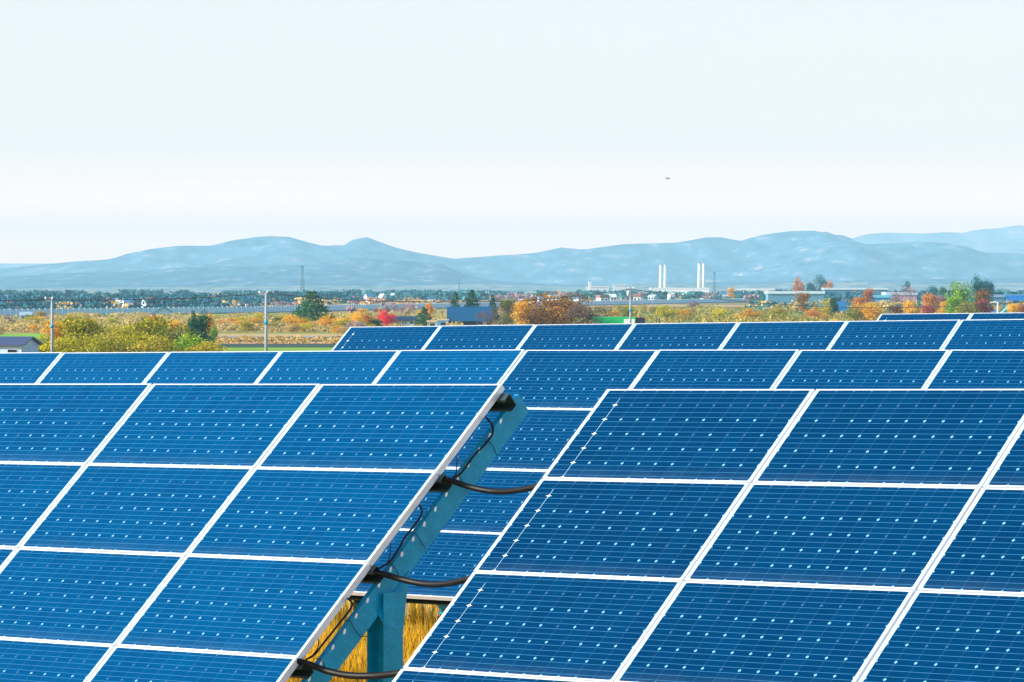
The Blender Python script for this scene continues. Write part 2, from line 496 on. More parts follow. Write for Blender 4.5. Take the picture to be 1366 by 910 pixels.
P4 = [(-260, 386), (0, 385), (200, 383), (420, 381), (520, 382), (640, 379), (740, 383), (860, 378), (960, 381), (1100, 376), (1250, 379), (1366, 377), (1626, 380)]
hills('mountains', P2, 23500, 3600, hill_mat('far_mountain', '#5c7480', '#90949a', '#d0b4ac', 1 / 500), 5, .30)
hills('hills', P1, 17500, 3600, hill_mat('forested_hills', '#0c3048', '#44748c', '#dcac9c', 1 / 220), 2, .75)
hills('hills', P3, 13500, 3400, hill_mat('lower_hills', '#082c48', '#346880', '#d8ac9c', 1 / 170), 3, .6)
hills('foothills', P4, 8600, 1500, hill_mat('foothill_fields', '#34606c', '#8c9c98', '#d8b4a4', 1 / 90), 4, .2)

# ------------------------------------------------------------------ solar arrays
def frame_mesh():
    s = MB(); d = .042
    s.box(0, MW, -LIP, 0, -d, 0); s.box(0, MW, -MH, -MH + LIP, -d, 0)
    s.box(0, LIP, -MH + LIP, -LIP, -d, 0); s.box(MW - LIP, MW, -MH + LIP, -LIP, -d, 0)
    o = s.build('frame', M_frame)
    return o
def laminate_mesh():
    s = MB()
    a, b = LIP * .6, MW - LIP * .6; c, d = -MH + LIP * .6, -LIP * .6
    s.box(a, b, c, d, -.009, -.0045, 1)
    s.poly([(a, c, -.0022), (b, c, -.0022), (b, d, -.0022), (a, d, -.0022)], 0)
    s.box(MW * .45, MW * .55, -.16, -.08, -.034, -.009, 2)       # junction box on the back
    return s.build('solar_panel', [M_cell, M_back, M_dark])
proto_frame = None; proto_panel = None

def cam2w(p):
    c, s = math.cos(PITCH), math.sin(PITCH)
    x, y, z = p
    return Vector((x, -y * s + z * c, -y * c - z * s))

ARR = {}
C2R = .93
def make_array(key, u, v, t, c0, c1, label, rows=4, rafters=None):
    global proto_frame, proto_panel
    U = cam2w(u).normalized(); Vd = cam2w(v).normalized(); Yl = -(Vd - U * Vd.dot(U)).normalized(); Z = U.cross(Yl)
    O = cam2w(t) + Vector((0, 0, EYE))
    M = Matrix(((U.x, Yl.x, Z.x, O.x), (U.y, Yl.y, Z.y, O.y), (U.z, Yl.z, Z.z, O.z), (0, 0, 0, 1)))
    mid = M @ Vector(((c0 + c1) / 2 * PU, -PV * 2, 0))
    base = Vector((mid.x, mid.y, gz(mid.y)))
    root = empty('solar_array', base, label, 'solar array', 'rows of tilted solar arrays')
    T = Matrix.Translation(-base)
    if proto_panel is None:
        proto_panel = laminate_mesh(); proto_frame = frame_mesh()
        COL.objects.unlink(proto_panel); COL.objects.unlink(proto_frame)
    for c in range(c0, c1):
        for r in range(rows):
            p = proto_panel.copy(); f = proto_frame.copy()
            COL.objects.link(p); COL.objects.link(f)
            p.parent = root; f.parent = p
            p.color = (1.0 if c == c0 and key in 'BDE' else 0.0, {'A': .78, 'C1': 1.0, 'B': .02, 'C2': .32, 'D': .35, 'E': .12}[key], 0, 1)  # red: painted glint column, green: painted sky reflection tone of the array
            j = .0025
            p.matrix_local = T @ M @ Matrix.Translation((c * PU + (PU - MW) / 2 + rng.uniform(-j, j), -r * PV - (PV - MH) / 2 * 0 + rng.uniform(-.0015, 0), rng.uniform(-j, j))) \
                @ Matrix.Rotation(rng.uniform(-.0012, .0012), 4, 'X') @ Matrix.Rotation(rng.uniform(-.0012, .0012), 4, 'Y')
    X0, X1 = c0 * PU, c1 * PU
    # purlins: C channels under every joint between modules
    for k, y in enumerate((-.07, -.80, -1.60, -2.40, -3.12)):
        s = MB()
        for a in ((y - .03, y + .03, -.049, -.045), (y - .03, y + .03, -.141, -.137), (y + .026, y + .03, -.137, -.049), (y - .03, y - .026, -.062, -.049), (y - .03, y - .026, -.137, -.124)):
            s.box(X0 + .004, X1 + (.055 if k == 0 else .018), a[0], a[1], a[2], a[3])
        o = s.build('purlin', M_galv2, root); o.matrix_local = T @ M
    # rafters: C channels running down the slope, posts under them
    xsR = rafters or [X0 + .02, X0 + (X1 - X0) * .33, X0 + (X1 - X0) * .66, X1 - .06]
    for k, xr in enumerate(xsR):
        s = MB()
        s.box(xr + .056, xr + .064, .06, -3.12, -.286, -.1425)
        s.box(xr + .026, xr + .056, .06, -3.12, -.1475, -.1425); s.box(xr + .006, xr + .056, .06, -3.12, -.286, -.281)
        o = s.build('rafter', M_galv, root); o.matrix_local = T @ M
        for yr in ((-1.61,) if key == 'A' and k == len(xsR) - 1 else (-1.45,)):
            top = M @ Vector((xr + .03, yr, -.27))
            h = top.z - gz(top.y) + .5
            n = Vector((U.x, U.y, 0)).normalized(); q = Vector((-n.y, n.x, 0))
            C = Matrix(((n.x, q.x, 0, top.x), (n.y, q.y, 0, top.y), (0, 0, 1, top.z - h), (0, 0, 0, 1)))
            s = MB()
            s.box(.060, .068, -.082, .082, 0, h + .03, 0, C); s.box(-.075, -.067, -.082, .082, 0, h - .1, 0, C); s.box(-.067, .060, -.004, .004, 0, h - .08, 0, C)
            o = s.build('post', M_galv, root); o.matrix_local = T
            g_ = MB()      # gusset plate joining post and rafter
            a = C.to_3x3() @ Vector((0.072, 0, 0))
            gp = [M @ Vector((xr + .070, yr + .22, -.27)), M @ Vector((xr + .070, yr - .14, -.27)), top + a + C.to_3x3() @ Vector((0, -.07, -.17)), top + a + C.to_3x3() @ Vector((0, .082, -.20))]
            off = U * .006
            g_.hexa([p - off for p in gp] + [p for p in gp]); o = g_.build('gusset', M_galv, root); o.matrix_local = T
    ARR[key] = (M, root, base)
    return root

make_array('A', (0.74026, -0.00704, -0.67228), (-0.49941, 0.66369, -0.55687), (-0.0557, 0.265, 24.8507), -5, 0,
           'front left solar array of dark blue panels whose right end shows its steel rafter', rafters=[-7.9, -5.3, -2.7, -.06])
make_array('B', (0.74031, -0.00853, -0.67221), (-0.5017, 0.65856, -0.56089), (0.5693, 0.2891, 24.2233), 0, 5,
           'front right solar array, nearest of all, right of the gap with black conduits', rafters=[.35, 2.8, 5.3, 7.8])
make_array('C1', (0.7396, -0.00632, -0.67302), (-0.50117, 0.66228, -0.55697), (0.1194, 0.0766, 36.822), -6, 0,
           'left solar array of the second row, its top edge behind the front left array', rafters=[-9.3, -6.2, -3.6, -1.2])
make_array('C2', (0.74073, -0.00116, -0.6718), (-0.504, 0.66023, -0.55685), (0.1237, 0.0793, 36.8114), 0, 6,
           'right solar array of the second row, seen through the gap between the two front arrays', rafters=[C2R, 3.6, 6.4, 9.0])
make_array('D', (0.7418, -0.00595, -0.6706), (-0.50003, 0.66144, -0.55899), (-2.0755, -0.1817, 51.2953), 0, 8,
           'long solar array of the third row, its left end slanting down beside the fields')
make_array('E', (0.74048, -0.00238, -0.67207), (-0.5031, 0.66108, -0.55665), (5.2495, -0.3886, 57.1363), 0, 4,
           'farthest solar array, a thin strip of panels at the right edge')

# raised white ovals added as light showing through slots along the visible rafter of array A, cable ties round it
MA, rootA, baseA = ARR['A']
TA = Matrix.Translation(-baseA)
for k in range(24):
    y = -.044 - k * .132
    s = MB()
    n = 10
    pts = [(.0045, y + .016 * math.cos(2 * math.pi * i / n), -.1520 + .0085 * math.sin(2 * math.pi * i / n) + .006 * math.cos(2 * math.pi * i / n)) for i in range(n)]
    top = [(.010, p[1], p[2]) for p in pts]
    s.poly(top)
    for i in range(n): s.poly([pts[i], pts[(i + 1) % n], top[(i + 1) % n], top[i]])
    o = s.build('slot_spot', M_slot, rootA); o.matrix_local = TA @ MA

def unproj(px, py, xoff, M=MA):
    """the point on the plane local x = xoff of the array seen at that pixel"""
    o = Vector((0, 0, EYE)); d = ray(px, py)
    n = M.to_3x3() @ Vector((1, 0, 0)); p0 = M @ Vector((xoff, 0, 0))
    return o + d * ((p0 - o).dot(n) / d.dot(n))

def smooth(P, n=6):
    out = []
    for i in range(len(P) - 1):
        p0, p1, p2, p3 = P[max(i - 1, 0)], P[i], P[i + 1], P[min(i + 2, len(P) - 1)]
        for k in range(n):
            t = k / n
            out.append(.5 * ((2 * p1) + (p2 - p0) * t + (2 * p0 - 5 * p1 + 4 * p2 - p3) * t * t + (3 * p1 - p0 - 3 * p2 + p3) * t ** 3))
    out.append(P[-1]); return out

# thin cables lying along the rafter, drooping between the ties
cab = [[(647, 556), (656, 566), (657, 578), (648, 592), (634, 606), (622, 622), (612, 634), (600, 640)],
       [(610, 606), (609, 622), (608, 632), (600, 641)],
       [(560, 674), (563, 684), (555, 698), (541, 716), (530, 735), (519, 750), (506, 758)],
       [(521, 724), (520, 740), (516, 752), (504, 759)],
       [(463, 798), (470, 806), (462, 820), (446, 840), (430, 860), (420, 873), (408, 880)],
       [(425, 852), (424, 864), (414, 878)]]
lab = ['thin black cable looping down from the top of the bare rafter to its first conduit', 'short black cable dropping from the panel edge to the upper conduit',
       'thin black cable drooping along the middle of the bare rafter', 'short black cable dropping from the panel edge to the middle conduit',
       'thin black cable along the lowest visible stretch of the rafter', 'short black cable dropping from the panel edge to the lowest conduit']
for P, l in zip(cab, lab):
    s = MB(); s.tube(smooth([unproj(x, y, .012 + .006 * (i % 2)) for i, (x, y) in enumerate(P)], 5), .0065 if len(P) > 5 else .0032, 8)
    tag(s.build('cable', M_black), l, 'cable', 'thin cables on the rafter')

ties = [[(645, 589), (652, 589), (657, 594), (663, 608)], [(604, 635), (611, 633), (616, 640), (618, 648)], [(546, 711), (555, 712), (560, 720), (567, 730)],
        [(518, 752), (524, 754), (529, 761), (532, 768)], [(460, 828), (467, 828), (473, 840), (481, 849), (490, 849)], [(421, 878), (427, 880), (432, 885), (434, 892)]]
for P in ties:
    s = MB(); s.tube([unproj(x, y, .016) for x, y in P], .0023, 6)
    o = s.build('cable_tie', M_black, rootA); o.matrix_local = TA

# corrugated conduits crossing the gap to array B
MBm = ARR['B'][0]
def conduit(P, xo, r, label, rings):
    n = len(P)
    pts = [unproj(x, y, a) for (x, y), a in zip(P, xo)]
    cur = smooth(pts, 24)
    fine = []
    for a, b in zip(cur, cur[1:]): fine += [a, a.lerp(b, .5)]
    fine.append(cur[-1])
    rad = [r * (1.0 if i % 2 else 1 - rings) for i in range(len(fine))]
    s = MB(); s.tube(fine, rad, 12)
    return tag(s.build('cable_conduit', M_black), label, 'conduit', 'black conduits crossing the gap')
conduit([(590, 638), (604, 642), (628, 650), (658, 655.5), (684, 655), (712, 650), (730, 646)], [-.02, .03, .12, .30, .50, .72, .86], .0185, 'highest of the black conduits sagging across the gap between the front arrays', .08)
conduit([(497, 763), (512, 766), (536, 773), (566, 779), (594, 779), (622, 773), (640, 768)], [-.02, .03, .12, .30, .50, .72, .86], .0190, 'middle black conduit sagging across the gap, above the yellow grass', .08)
conduit([(396, 882), (412, 886), (436, 895), (466, 901), (500, 901.5), (532, 898), (556, 893)], [-.02, .03, .12, .30, .50, .72, .86], .0205, 'lowest black ribbed conduit at the bottom edge of the photo', .16)

# ------------------------------------------------------------------ dry grass under and between the arrays
def grass(name, x0, x1, y0, y1, n, h0, h1, w, mats):
    r = np.random.default_rng(11)
    x = r.uniform(x0, x1, n); y = r.uniform(y0, y1, n)
    # tussocks
    cx = r.uniform(x0, x1, n // 60 + 1); cy = r.uniform(y0, y1, n // 60 + 1); k = r.integers(0, len(cx), n)
    tus = r.random(n) < .65
    x = np.where(tus, cx[k] + r.normal(0, .13, n), x); y = np.where(tus, cy[k] + r.normal(0, .13, n), y)
    h = r.uniform(h0, h1, n) * np.where(tus, 1.0, .7)
    a = r.uniform(0, 2 * np.pi, n); lean = np.abs(r.normal(0, .30, n)); b = a + r.normal(0, .5, n)
    dx, dy = np.cos(b) * lean * h, np.sin(b) * lean * h
    wx, wy = -np.sin(a) * w * .5, np.cos(a) * w * .5
    z0 = np.zeros(n)
    def P(t, s, wd):
        return np.stack([x + dx * t * t + s * wx * wd, y + dy * t * t + s * wy * wd, z0 + h * t * (1 - .12 * t)], 1)
    q1 = np.stack([P(0, -1, 1), P(0, 1, 1), P(.5, 1, .9), P(.5, -1, .9)], 1)
    q2 = np.stack([P(.5, -1, .9), P(.5, 1, .9), P(1, 1, .12), P(1, -1, .12)], 1)
    mi = r.integers(0, len(mats), n)
    return quads(name, np.concatenate([q1, q2]), mats, midx=np.concatenate([mi, mi]))
GM = [leaf_mat('dry_grass_gold', ('#e8a020', '#ffd024', '#ffe850'), .5), leaf_mat('dry_grass_straw', ('#b0822c', '#f4c040', '#ffe88c'), .5), leaf_mat('dry_grass_green', ('#7a6a14', '#c8a420', '#e8cc38'), .45)]
tag(grass('dry_grass', -4.5, 1.5, 30.5, 36.5, 30000, .7, 1.12, .016, GM), 'tall golden dry grass growing below the second row of solar arrays', 'grass', kind='stuff')
tag(grass('grass', -9, 9, 18, 56, 30000, .25, .55, .02, GM), 'low tangled dry grass covering the ground between the solar rows', 'grass', kind='stuff')

# ------------------------------------------------------------------ trees
def leafquads(C, size, r, flat=.5):
    """C (n,3) centres -> random oriented quads"""
    n = len(C)
    a = r.normal(size=(n, 3)); a /= np.linalg.norm(a, axis=1)[:, None]
    b = r.normal(size=(n, 3)); b -= (a * b).sum(1)[:, None] * a; b /= np.linalg.norm(b, axis=1)[:, None]
    s = size * r.uniform(.6, 1.35, n)[:, None]
    return np.stack([C - a * s - b * s * flat, C + a * s * .6 - b * s * .9 * flat, C + a * s + b * s * flat, C - a * s * .7 + b * s * flat], 1)

def lobes_round(r, n, squash=.8, nl=11, low=.30):
    L = []
    for i in range(nl):
        th = r.uniform(0, 2 * np.pi); q = r.uniform(.05, .30)
        z = r.uniform(low, .82); q *= math.sin(math.pi * min(1, max(.15, (z - low + .12) / (1.05 - low)))) ** .5
        L.append((q * math.cos(th), q * math.sin(th), z, r.uniform(.13, .23)))
    C = []
    while len(C) < n:
        l = L[r.integers(0, nl)]
        d = r.normal(size=3); d /= np.linalg.norm(d); rad = l[3] * r.uniform(.45, 1.06) 
        p = np.array([l[0], l[1], l[2]]) + d * rad * np.array([1, 1, squash])
        if p[2] > .1: C.append(p)
    return np.array(C)

def lobes_cone(r, n, w=.27, base=.06):
    C = []; lob = [(r.uniform(0, 2 * np.pi), r.uniform(base, .95), r.uniform(.05, .10)) for _ in range(26)]
    while len(C) < n:
        if r.random() < .55:
            z = base + (1 - base) * (1 - math.sqrt(r.random())); th = r.uniform(0, 2 * np.pi)
            q = w * (1 - z) ** .8 * math.sqrt(r.random()) * (1 + .15 * math.sin(th * 3 + z * 19))
            C.append((q * math.cos(th), q * math.sin(th), z))
        else:
            th, z0, rad = lob[r.integers(0, len(lob))]; q0 = w * .82 * (1 - z0) ** .8
            d = r.normal(size=3); d /= np.linalg.norm(d); d *= rad * r.uniform(.3, 1) * (.5 + .7 * (1 - z0))
            C.append((q0 * math.cos(th) + d[0], q0 * math.sin(th) + d[1], min(1, z0 + d[2] * .45)))
    return np.array(C)

def crown_quads(kind, seed):
    r = np.random.default_rng(seed)
    C, size = {'round': lambda: (lobes_round(r, 2800, .85, 14, .20), .030), 'wide': lambda: (lobes_round(r, 3800, .9, 19, .10), .026),
               'tall': lambda: (lobes_round(r, 2200, 1.0, 14, .15), .032), 'cone': lambda: (lobes_cone(r, 2600), .034),
               'sparse': lambda: (lobes_round(r, 1700, .85, 14, .2), .018), 'shrub': lambda: (lobes_round(r, 1500, .9, 10, .1), .030)}[kind]()
    C[:, 0] /= 2 * np.percentile(np.abs(C[:, 0]), 96); C[:, 1] /= 2 * np.percentile(np.abs(C[:, 1]), 96)
    C[:, 2] /= np.percentile(C[:, 2], 98.5)
    return leafquads(C, size, r)

def trunk_mb(kind, seed):
    r = random.Random(seed); s = MB()
    top = {'cone': .95, 'shrub': .4}.get(kind, .62)
    wob = [(r.uniform(-.015, .015), r.uniform(-.015, .015)) for _ in range(5)]
    R = .030 if kind != 'wide' else .020
    s.tube([(wob[i][0] * i * .5, wob[i][1] * i * .5, top * i / 4) for i in range(5)], [R * (1 - .2 * i) for i in range(5)], 7)
    for k in range(7 if kind != 'cone' else 0):
        th = r.uniform(0, 6.28); z0 = top * r.uniform(.3, .85); l = r.uniform(.18, .34) * (1.4 if kind in ('wide', 'shrub') else 1)
        p = [Vector((0, 0, z0)), Vector((math.cos(th) * l * .45, math.sin(th) * l * .45, z0 + l * .4)), Vector((math.cos(th) * l * .8, math.sin(th) * l * .8, z0 + l * .95))]
        s.tube(p, [R * .45, R * .3, R * .12], 5)
    return s

PROTO = {}
def proto(kind, var):
    k = (kind, var)
    if k not in PROTO:
        seed = sum(map(ord, kind)) + var * 31
        c = quads('crown', crown_quads(kind, seed), LM['green']); t = trunk_mb(kind, seed).build('trunk', M_bark)
        COL.objects.unlink(c); COL.objects.unlink(t)
        PROTO[k] = (c, t)
    return PROTO[k]

tn = [0]
def tree(kind, px, D, top_py, wpx, color, label, name='tree', cat='tree', group=None, z=PLAIN, base_py=None):
    """a tree whose top stands at pixel row top_py and whose crown is wpx wide"""
    tn[0] += 1
    zb = z
    h = zat(top_py, D) - zb
    w = wpx / FPX * D * .9
    c, t = proto(kind, tn[0] % 3)
    root = empty(name, at(px, D, zb - .05), label, cat, group)
    rz = rng.uniform(0, 6.28)
    for q, lm in ((c, LM[color]), (t, None)):
        o = q.copy(); COL.objects.link(o); o.parent = root
        o.scale = (w, w, h); o.rotation_euler = (0, 0, rz)
        if lm:
            o.material_slots[0].link = 'OBJECT'; o.material_slots[0].material = lm
    return root

# --- the yellow-green trees behind the second row at the left
for px, D, top, w, k, c, l in [
    (58, 520, 452, 44, 'wide', 'yellowgreen', 'low yellow green tree beside the dark roofed house at the left'),
    (82, 560, 430, 44, 'round', 'gold', 'golden tree just behind the left utility pole'),
    (108, 540, 424, 58, 'round', 'yellowgreen', 'brightest yellow green tree, right of the left utility pole'),
    (150, 560, 436, 56, 'wide', 'olive', 'olive tree in the middle of the yellow green tree row'),
    (176, 530, 437, 56, 'wide', 'yellowgreen', 'low yellow tree left of the small blue gabled house'),
    (201, 560, 426, 58, 'round', 'yellowgreen', 'tall yellow green tree below the small blue gabled house'),
    (232, 540, 436, 56, 'wide', 'olive', 'dull olive tree left of the dark evergreen'),
    (252, 505, 448, 62, 'wide', 'green', 'dark green tree at the foot of the dark evergreen'),
    (276, 500, 457, 54, 'wide', 'olive', 'low dark green tree at the right end of the tree row'),
    (130, 500, 448, 66, 'wide', 'yellowgreen', 'low yellow green tree in front of the olive one'),
    (205, 498, 450, 70, 'wide', 'olive', 'low olive tree in front of the tall yellow green tree'),
    (84, 500, 452, 60, 'wide', 'yellowgreen', 'low yellow green tree at the foot of the left utility pole'),
    (160, 498, 456, 60, 'wide', 'olive', 'lowest olive tree in the middle front of the row'),
]: tree(k, px, D, top, w, c, l, group='trees of the yellow green row')
tree('tall', 256, 600, 417, 15, 'dark', 'tall narrow dark evergreen rising out of the yellow green row', name='evergreen_tree')
tree('round', 267, 610, 422, 30, 'dark', 'broad dark evergreen right beside the tall narrow one', name='evergreen_tree')
tree('tall', 281, 720, 420, 12, 'gold', 'slender gold tree right of the dark evergreens')
tree('tall', 284, 680, 436, 14, 'green', 'slender green tree right of the dark evergreens')
tree('round', 207, 730, 420, 10, 'orange', 'small orange tree under the left eave of the gabled house')
# --- around and behind
tree('cone', 415, 1050, 390, 52, 'dark', 'large dark green pine standing between the two left utility poles and the red tree', name='pine_tree')
tree('wide', 515, 1000, 415, 25, 'red', 'bright red maple above the left end of the third row', name='maple_tree')
tree('sparse', 541, 1060, 403, 30, 'mauve', 'bare mauve grey tree right of the red maple')
tree('cone', 565, 980, 410, 26, 'dark', 'dark conical tree left of the cyan shed', name='evergreen_tree')
tree('round', 573, 1120, 405, 12, 'orange', 'small orange tree above the cyan shed')
tree('cone', 607, 1150, 391, 17, 'dark', 'leftmost of the three conifers behind the blue roof', name='conifer_tree')
tree('cone', 630, 1150, 388, 26, 'dark', 'broadest of the three conifers behind the blue roof', name='conifer_tree')
tree('cone', 657, 1150, 395, 18, 'dark', 'rightmost and shortest of the three conifers behind the blue roof', name='conifer_tree')
tree('sparse', 652, 940, 413, 34, 'brown', 'bare brown tree at the right end of the blue roof')
tree('sparse', 672, 940, 408, 36, 'brown', 'bare brown tree left of the orange tree')
tree('round', 676, 1010, 400, 24, 'olive', 'olive tree behind the bare brown trees')
tree('round', 697, 960, 401, 28, 'gold', 'golden orange tree left of the big rust coloured tree')
tree('wide', 742, 930, 393, 78, 'rust', 'biggest tree, rust brown with a round crown, in the centre')
tree('wide', 716, 900, 408, 42, 'rust', 'rust and gold tree at the left foot of the biggest tree')
tree('wide', 778, 900, 407, 42, 'brown', 'dark brown tree right of the biggest tree')
tree('sparse', 806, 930, 408, 34, 'brown', 'thin reddish brown tree above the green container')
tree('round', 1071, 1500, 391, 18, 'rust', 'rust coloured tree left of the white and blue house')
tree('tall', 1113, 1180, 398, 12, 'dark', 'dark narrow tree at the left wall of the white and blue house')
tree('round', 1104, 1200, 400, 22, 'olive', 'olive tree left of the white and blue house')
tree('round', 1144, 1320, 397, 18, 'orange', 'orange tree right of the white and blue house')
tree('round', 1158, 1600, 386, 17, 'orange', 'taller orange tree above the yellow bush')
tree('wide', 1160, 1120, 405, 42, 'gold', 'bright yellow bush left of the farthest solar array', name='bush', cat='bush')
tree('wide', 1138, 1120, 411, 26, 'olive', 'olive bush left of the bright yellow bush', name='bush', cat='bush')
tree('round', 1240, 1250, 393, 22, 'orange', 'orange red tree left of the tall green tree')
tree('sparse', 1252, 1290, 394, 24, 'dullred', 'thin red tree between the orange red tree and the tall green tree')
tree('tall', 1281, 1250, 378, 34, 'green', 'tallest green and yellow tree at the right')
tree('round', 1272, 1220, 396, 24, 'green', 'green tree at the foot of the tallest green tree')
tree('tall', 1302, 1500, 371, 20, 'teal', 'dark blue green conifer right of the tallest green tree', name='conifer_tree')
tree('round', 1314, 1500, 376, 22, 'teal', 'round dark blue green tree behind the street lamp')
tree('round', 1311, 1300, 388, 24, 'rust', 'rust tree left of the street lamp')
tree('round', 1313, 1200, 401, 24, 'dullred', 'dull red tree beside the street lamp')
tree('round', 1352, 1150, 406, 14, 'gold', 'golden bush right of the teal roofed house', name='bush', cat='bush')
tree('round', 1363, 1160, 407, 14, 'orange', 'orange bush at the right edge of the photo', name='bush', cat='bush')
tree('round', 1215, 1200, 402, 22, 'gold', 'golden tree above the left end of the farthest array')
tree('round', 1196, 1230, 408, 22, 'rust', 'reddish tree above the left end of the farthest array')
tree('round', 1238, 1180, 408, 20, 'dullred', 'red bush above the farthest array', name='bush', cat='bush')
tree('sparse', 1213, 1600, 383, 32, 'mauve', 'pale mauve bare tree behind the golden tree')
tree('sparse', 1192, 1550, 388, 24, 'mauve', 'smaller pale mauve bare tree above the reddish tree')
tree('round', 1262, 1230, 402, 20, 'gold', 'gold green tree left of the tallest green tree')
tree('wide', 1292, 1200, 404, 40, 'olive', 'low olive tree beneath the tallest green tree')
tree('wide', 1065, 2600, 372, 15, 'orange', 'leftmost orange tree of the far clump on the right')
tree('round', 1081, 2500, 378, 14, 'teal', 'dark green tree in the far clump on the right')
tree('wide', 1094, 2600, 369, 18, 'teal', 'tallest dark green tree in the far clump on the right')
tree('wide', 1105, 2500, 376, 15, 'orange', 'rightmost orange tree of the far clump on the right')
tree('round', 975, 2900, 384, 10, 'gold', 'small gold tree below the far transmission mast')
tree('round', 1209, 2300, 377, 13, 'teal', 'blue green round tree above the mauve trees')
tree('round', 1243, 2200, 383, 15, 'teal', 'blue green tree above the orange red tree')
tree('round', 1258, 2250, 384, 12, 'dark', 'dark tree right of the blue green one')
tree('round', 1140, 2200, 388, 9, 'orange', 'pale red tree above the white and blue house')
for px, D, top, w, c, l in [
    (305, 1010, 425, 26, 'orange', 'orange bush left of the pole by the pine'), (322, 980, 427, 26, 'gold', 'golden bush left of the pole by the pine'),
    (340, 990, 424, 28, 'gold', 'larger golden bush just left of the pole by the pine'), (368, 1000, 430, 22, 'olive', 'olive bush just right of the pole by the pine'),
    (392, 960, 421, 30, 'gold', 'broad golden bush below the pine'), (408, 960, 424, 22, 'yellowgreen', 'yellow green bush at the foot of the pine'),
    (438, 950, 422, 28, 'gold', 'golden bush right of the pine'), (456, 940, 425, 26, 'gold', 'golden bush above the left corner of the third row'),
    (475, 960, 417, 22, 'gold', 'tall golden bush above the corner of the third row'), (490, 970, 420, 20, 'orange', 'orange bush left of the red maple'),
    (502, 960, 426, 18, 'dark', 'dark green bush at the foot of the red maple'), (836, 1250, 408, 26, 'olive', 'olive bush behind the pole above the container'),
    (888, 1150, 409, 30, 'yellowgreen', 'yellow green bush right of the thin grey mast'), (915, 1180, 413, 22, 'gold', 'golden bush right of the thin grey mast'),
    (960, 1150, 411, 30, 'yellowgreen', 'yellow green bush in the middle of the right scrub'), (1003, 1160, 413, 28, 'gold', 'golden bush in the middle of the right scrub'),
    (1040, 1180, 411, 26, 'olive', 'olive bush left of the far warehouse'), (1085, 1150, 413, 26, 'orange', 'orange brown bush left of the olive tree')]:
    tree('wide', px, D, top, w, c, l, name='bush', cat='bush')
# --- loose bushes of the scrub strip
cs = ['gold', 'olive', 'tan', 'yellowgreen', 'gold', 'olive', 'tan', 'mauve']
LB = {'tan': 'tan coloured', 'gold': 'golden', 'olive': 'olive green', 'orange': 'orange', 'yellowgreen': 'yellow green', 'brown': 'brown', 'mauve': 'greyish mauve'}
for i in range(170):
    if i < 80:
        px = rng.uniform(-10, 500); D = rng.uniform(830, 1250)
    elif i < 92:
        px = rng.uniform(480, 600); D = rng.uniform(1050, 1500)
    else:
        px = rng.uniform(800, 1370); D = rng.uniform(1000, 1700)
    c = cs[i % 8]
    base = 383 + FPX * 10 / D
    hp = rng.uniform(7, 14) * 1000 / D
    tree(('wide', 'round', 'shrub')[i % 3], px, D, base - hp, hp * rng.uniform(1.2, 2.0), c,
         '%s bush in the autumn scrub strip in front of the long sound barrier' % LB[c], name='bush', cat='bush', group='%s bushes of the autumn scrub' % LB[c])

# --- scrub and far woods: masses nobody could count
def mass(name, px0, px1, D0, D1, n, hmax, size, material, label, seed, clump=60):
    r = np.random.default_rng(seed)
    D = D0 + (D1 - D0) * r.random(n); px = r.uniform(px0, px1, n)
    m_ = n // clump + 1
    cD = D0 + (D1 - D0) * r.random(m_); cp = r.uniform(px0, px1, m_); ch = r.uniform(.2, 1, m_) ** 1.3 * hmax; k = r.integers(0, m_, n)
    X = (cp[k] - 683) / FPX * cD[k] + r.normal(0, 1, n) * ch[k] * .55
    Y = cD[k] + r.normal(0, 1, n) * ch[k] * .8
    Z = PLAIN + ch[k] * np.abs(1 - r.random(n) ** 1.6)
    return tag(quads(name, leafquads(np.stack([X, Y, Z], 1), size, r, .8), material), label, name.replace('_', ' '), kind='stuff')
M_scrub = leaf_mat('scrub_leaves', ('#86845c', '#b0a468', '#dcb468'), .3, .35)
M_scrub2 = leaf_mat('scrub_olive', ('#64703c', '#a89c48', '#d8b058'), .3, .4)
mass('scrub', -40, 620, 880, 1330, 42000, 1.9, .22, M_scrub, 'tan and gold autumn scrub covering the farmland at the left', 21)
mass('scrub', 760, 1400, 1000, 1900, 42000, 2.2, .26, M_scrub2, 'olive and gold autumn scrub covering the farmland at the right', 22)
mass('far_wood', -60, 345, 1500, 2300, 14000, 7.0, .6, LM['teal'], 'blue green belt of trees behind the sound barrier at the left', 23)
mass('autumn_wood', -60, 620, 1450, 2400, 2600, 5.0, .6, LM['mauve'], 'greyish mauve bare trees behind the sound barrier at the left', 31, 60)
mass('autumn_wood', -60, 620, 1450, 2400, 1500, 4.6, .6, LM['tan'], 'scattered tan trees behind the sound barrier at the left', 32, 40)
mass('autumn_wood', 1010, 1400, 1500, 1760, 5200, 4.6, .5, LM['tan'], 'tan and gold trees in front of the far warehouses', 33, 50)
mass('far_wood', 1010, 1400, 1450, 1770, 5200, 4.6, .5, LM['teal'], 'blue green trees in front of the far warehouses', 34, 50)
mass('dry_crop', 230, 660, 700, 790, 9000, .55, .16, LM['tan'], 'low dried crop rows on the fields left of the third row', 35, 12)
mass('far_wood', 348, 480, 2300, 2700, 7000, 7.5, .8, LM['teal'], 'dark green wood rising behind the pine', 24)
mass('far_wood', 480, 1060, 2700, 4200, 12000, 6.5, 1.4, LM['teal'], 'blue green trees scattered through the distant town', 25)
mass('far_wood', 1040, 1420, 1900, 3600, 12000, 7.5, 1.3, LM['teal'], 'blue green trees scattered through the town at the right', 26)
mass('autumn_wood', -60, 600, 1480, 2600, 1500, 4.6, .7, leaf_mat('leaves_pale_orange', ('#a07858', '#e0a878', '#f4c890')), 'scattered pale orange trees behind the sound barrier at the left', 27, 40)
